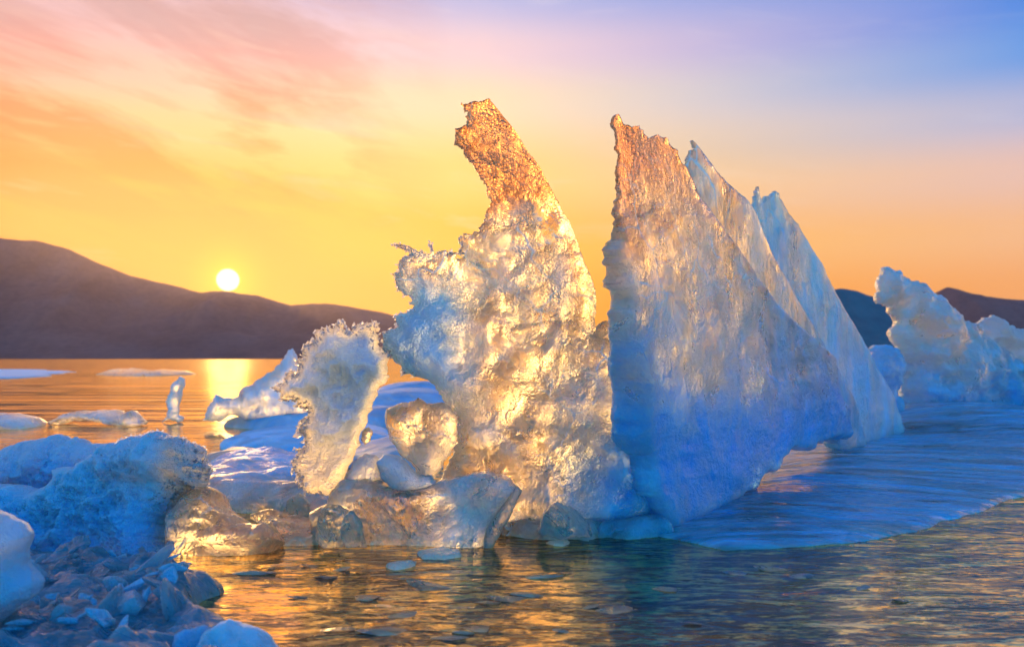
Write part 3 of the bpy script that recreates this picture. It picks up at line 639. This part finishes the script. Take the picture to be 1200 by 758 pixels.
floe('ice_floe', 'low grey-olive wet ice floe under the leaning block, blue frost on its top', 'ice floe',
     [(205, 585), (225, 560), (250, 548), (300, 543), (345, 545), (400, 560), (430, 590), (400, 606), (360, 612), (310, 600), (270, 600), (230, 600)], ICE, h=.075, w=.2, step=.014, bumps=(7, .03), seed=102, rough=.1,
     milk=lambda x, y, d: .35 + .4 * ss(y, 570, 545), deep=lambda x, y, d: .12 + .35 * ss(y, 570, 545), frost=lambda x, y, d: .3 * ss(y, 560, 548))
floe('ice_floe', 'narrow dark ice floe with a blue top left of the leaning block', 'ice floe',
     [(236, 543), (262, 537), (300, 537), (330, 541), (326, 547), (280, 547), (245, 548)], SNOW, h=.06, w=.12, step=.014, bumps=(6, .02), seed=103, rough=.08, milk=.4, deep=.12)
BD = [('longest blue snow drift low on the lake behind the leaning block', [(262, 500), (300, 495), (350, 489), (430, 487), (520, 486), (540, 494), (440, 503), (330, 508)], .10, .8, .45),
      ('white wind-smoothed snow drift with one blue hollow, before the longest drift', [(258, 522), (280, 513), (330, 508), (400, 505), (460, 510), (480, 525), (400, 532), (330, 535), (275, 532)], .07, 1.0, .2),
      ('dark teal ice drift seen through the gap beside the heart-shaped lump', [(400, 545), (410, 528), (450, 520), (500, 522), (520, 540), (480, 560), (420, 560)], .06, .5, .95),
      ('small blue drift seen in the gap, the middle of the three there', [(400, 482), (430, 474), (480, 472), (540, 474), (545, 482), (480, 486), (420, 487)], .17, .8, .5),
      ('farthest blue drift seen in the gap between block and shard', [(440, 462), (470, 459), (540, 459), (545, 465), (480, 467), (445, 466)], .16, .8, .75)]
for i, (lab, ol, hh, mk, dp) in enumerate(BD):
    floe('snow_drift', lab, 'drift', ol, SNOW, h=hh, w=.3 + .15 * (i > 2), step=.035 if i < 3 else .05, bumps=(2.5, .03), seed=110 + i, rough=.05, milk=mk, deep=dp, group='blue drifts on the lake behind the leaning block')
floe('snow_patch', 'flat pale snow patch far out on the lake at the left border', 'snow patch', [(-200, 437), (40, 433), (90, 436), (60, 441), (-60, 446), (-200, 448)], SNOW, h=.04, w=1.2, step=.4, bumps=(.6, .03), seed=120, rough=.05, milk=1, deep=.0)
floe('ice_ridge', 'thin dark line of ice far out on the lake below the mountain', 'ice ridge', [(112, 439), (150, 437.5), (190, 438), (230, 438.5), (190, 440.5), (150, 441)], ICE, h=.10, w=.5, step=.25, bumps=(1, .12), seed=121, rough=.05, milk=.3, deep=.3)

# rubble bottom left
def slush_h(x, y, d):
    p = np.stack([x, y], 1); f = facets(p, .045, np.random.default_rng(3), slope=.7); f -= f.mean()
    return (f * .5 + .012 * (fbm(np.stack([x, y, x * 0], 1), 40, 3, 5))) * np.clip(d / .04, 0, 1)
SLUSH = ice_material('slush', coat=1.0, pale=(.05, .34, .50), blue=(.002, .09, .13), crystal=60, crystal_d=.006, wave=10, wave_d=.03, rough=.06, stretch=(.6, 1.4, 1), milk_noise=.5, fleck=.5)
slush = floe('slush', 'dark teal lumpy slush filling the bottom left corner', 'slush',
     [(-120, 640), (30, 652), (120, 654), (200, 664), (235, 676), (262, 694), (235, 706), (222, 716), (262, 726), (300, 742), (335, 765), (300, 850), (-200, 850)], SLUSH, h=.015, w=.08, step=.009, bumps=(7, .03), seed=130, rough=.1,
     milk=.35, deep=.88, kind='stuff', rim=.004, stretch=(.7, 1.3), ridged=True, hfun=slush_h)
def rock(name, r, seed, mat, milk, deep, squash=(1, 1, .6)):
    rng = np.random.default_rng(seed); import bmesh
    bm = bmesh.new(); bmesh.ops.create_icosphere(bm, subdivisions=4, radius=1)
    V = np.array([v.co[:] for v in bm.verts]); Fs = [[v.index for v in f.verts] for f in bm.faces]; bm.free()
    dirs = rng.normal(size=(8, 3)); dirs /= np.linalg.norm(dirs, axis=1)[:, None]; lim = rng.uniform(.25, .7, 8)
    k = np.ones(len(V))
    for dd, l in zip(dirs, lim):
        c = V @ dd; k = np.minimum(k, np.where(c > 1e-3, l / np.maximum(c, 1e-3), 9))
    V = V * k[:, None] * (1 + .05 * fbm(V, 5, 3, seed))[:, None]
    V = V * np.array(squash) * r
    me_o = link_mesh(name, V, Fs, mat, attrs={'milk': np.full(len(V), milk), 'deep': np.full(len(V), deep), 'frost': np.zeros(len(V))}, smooth=False)
    return me_o
protos = [rock('ice_crumb', .030, 140 + i, [SNOW, SLUSH, ICE][i % 3], [.8, .4, .5][i % 3], [.55, .9, .8][i % 3], [(1.2, .9, .55), (1.7, .8, .35), (1.1, 1, .7)][i // 2]) for i in range(6)]
rub = [(-100, 640), (30, 655), (120, 658), (200, 668), (250, 690), (225, 712), (255, 735), (215, 760), (-100, 760)]
rp = np.array(rub, float); n = 0
rr = random.Random(5)
SV = np.array([v.co[:] for v in slush.data.vertices]) + np.array(slush.location)
SV = SV[SV[:, 2] > -.03]
while n < 130:
    px, py = rr.uniform(-60, 270), rr.uniform(650, 756)
    if not inside(rp, np.array([[px, py]]))[0]: continue
    x, y = ground(px, py); src = protos[n % 6]
    o = src if n < 6 else src.copy()
    if n >= 6: C.objects.link(o)
    s = rr.uniform(.35, 1.0) * (1.5 if rr.random() < .15 else .8)
    o.location = (x, y, float(SV[((SV[:, 0] - x) ** 2 + (SV[:, 1] - y) ** 2).argmin(), 2]) + .005 * s); o.scale = (s * rr.uniform(.8, 1.5), s * rr.uniform(.8, 1.2), s * rr.uniform(.6, 1)); o.rotation_euler = (rr.uniform(-.9, .9), rr.uniform(-.9, .9), rr.uniform(0, 6.3))
    tag(o, 'small blue ice crumb frozen into the dark slush at bottom left', 'ice crumb', 'ice crumbs in the slush at bottom left'); n += 1
slab('ice_lump', 'white-topped blurred ice lump cut by the bottom border, right end of the slush', 'ice lump',
     [(232, 765), (248, 742), (262, 733), (275, 729), (295, 735), (318, 745), (334, 765), (330, 800), (240, 800)], 1.27, SNOW, b=.8, thick=.09, edge=.012, w=22, round_=True, step=3, rough=.05, facet=(26, .3), bumps=(10, .01), seed=151, grain=.003, milk=.8, deep=.15, frost=.3)
slab('ice_lump', 'small blue ice lump at the bottom border beside the white-topped lump', 'ice lump',
     [(203, 765), (206, 748), (218, 740), (236, 736), (250, 742), (248, 765), (240, 790), (205, 790)], 1.30, SNOW, b=.8, thick=.06, edge=.012, w=16, round_=True, step=3, rough=.1, facet=(18, .4), bumps=(10, .012), seed=152, milk=.7, deep=.55)
# thin fragments floating in front
FR = [([(489, 649), (505, 646), (522, 643), (538, 647), (541, 652), (520, 656), (495, 655)], 'flat white ice fragment floating before the low golden slab'),
      ([(452, 664), (470, 661), (488, 659), (486, 663), (462, 668)], 'thin glassy ice sliver floating just left of the flat white fragment'),
      ([(640, 637), (655, 634), (668, 636), (660, 640)], 'tiny ice fragment floating by the foot of the tall shard')]
for i, (ol, lab) in enumerate(FR):
    floe('ice_fragment', lab, 'ice fragment', ol, ICE_CLEAR, h=.012, w=.02, step=.006, bumps=(20, .004), seed=160 + i, rough=.08, milk=.5, deep=.05, frost=.4, bottom=-.005, rim=.004)
# dark nubs and flakes frozen into the foreground
NUB = [rock('ice_nub', .020, 180 + i, [ICE_CLEAR, SLUSH][i % 2], .2, [.0, .95][i % 2], (1.9, 1.1, .34)) for i in range(4)]
spots = [(382, 676), (398, 668), (364, 664), (545, 742), (560, 736), (520, 748), (598, 703), (620, 698), (574, 706), (690, 712), (720, 716), (352, 700), (428, 700), (470, 722), (505, 690), (640, 676), (780, 690), (860, 672), (905, 668), (940, 676), (812, 730), (1010, 690), (1060, 704), (300, 672), (318, 666), (450, 742), (392, 738), (660, 740)]
for i, (px, py) in enumerate(spots):
    o = NUB[i % 4] if i < 4 else NUB[i % 4].copy()
    if i >= 4: C.objects.link(o)
    x, y = ground(px, py); k = rr.uniform(.5, 1.2)
    o.location = (x, y, .001); o.scale = (k * rr.uniform(.8, 1.6), k, k * rr.uniform(.5, 1.1)); o.rotation_euler = (rr.uniform(-.15, .15), rr.uniform(-.15, .15), rr.uniform(-.6, .6))
    tag(o, 'small low ice nub poking through the wet amber foreground surface', 'ice nub', 'ice nubs in the wet foreground')
PL = [([(330, 604), (338, 586), (350, 578), (362, 590), (366, 606), (350, 614), (334, 612)], 2.13, -.4, 'small tilted clear ice pane under the foot of the leaning block', 190),
      ([(404, 640), (398, 622), (404, 604), (414, 598), (424, 612), (430, 640)], 1.99, .3, 'small clear ice pane leaning on the golden slab just right of the knob', 191),
      ([(628, 622), (636, 600), (652, 588), (672, 596), (690, 612), (694, 628), (660, 632)], 2.10, -.2, 'grey-green angular ice chunk at the foot of the tall shard', 192)]
for ol, yy, aa, lab, sd in PL:
    slab('ice_wedge' if sd < 192 else 'ice_chunk', lab, 'ice slab' if sd < 192 else 'ice chunk', ol, yy, ICE_CLEAR, a=aa, thick=.04 if sd < 192 else .09, edge=.015, w=7, step=2.2, rough=.05, facet=(14, .5), bumps=(14, .008), seed=sd, milk=.15, deep=.05 if sd < 192 else .35)
# shadowed rubble along the foot of the tall shard
RB = [([(605, 612), (640, 606), (690, 612), (720, 622), (690, 634), (640, 632), (600, 628)], 'grey-green ice ledge along the foot of the tall shard', .05, .3, .3),
      ([(690, 612), (740, 606), (775, 614), (790, 628), (740, 632), (700, 630)], 'blue-green ice ledge where the tall shard meets the triangular slab', .06, .35, .7)]
for i, (ol, lab, hh, mk, dp) in enumerate(RB):
    floe('ice_ledge', lab, 'ice ledge', ol, ICE, h=hh, w=.08, step=.008, bumps=(14, .025), seed=170 + i, rough=.1, milk=mk, deep=dp)
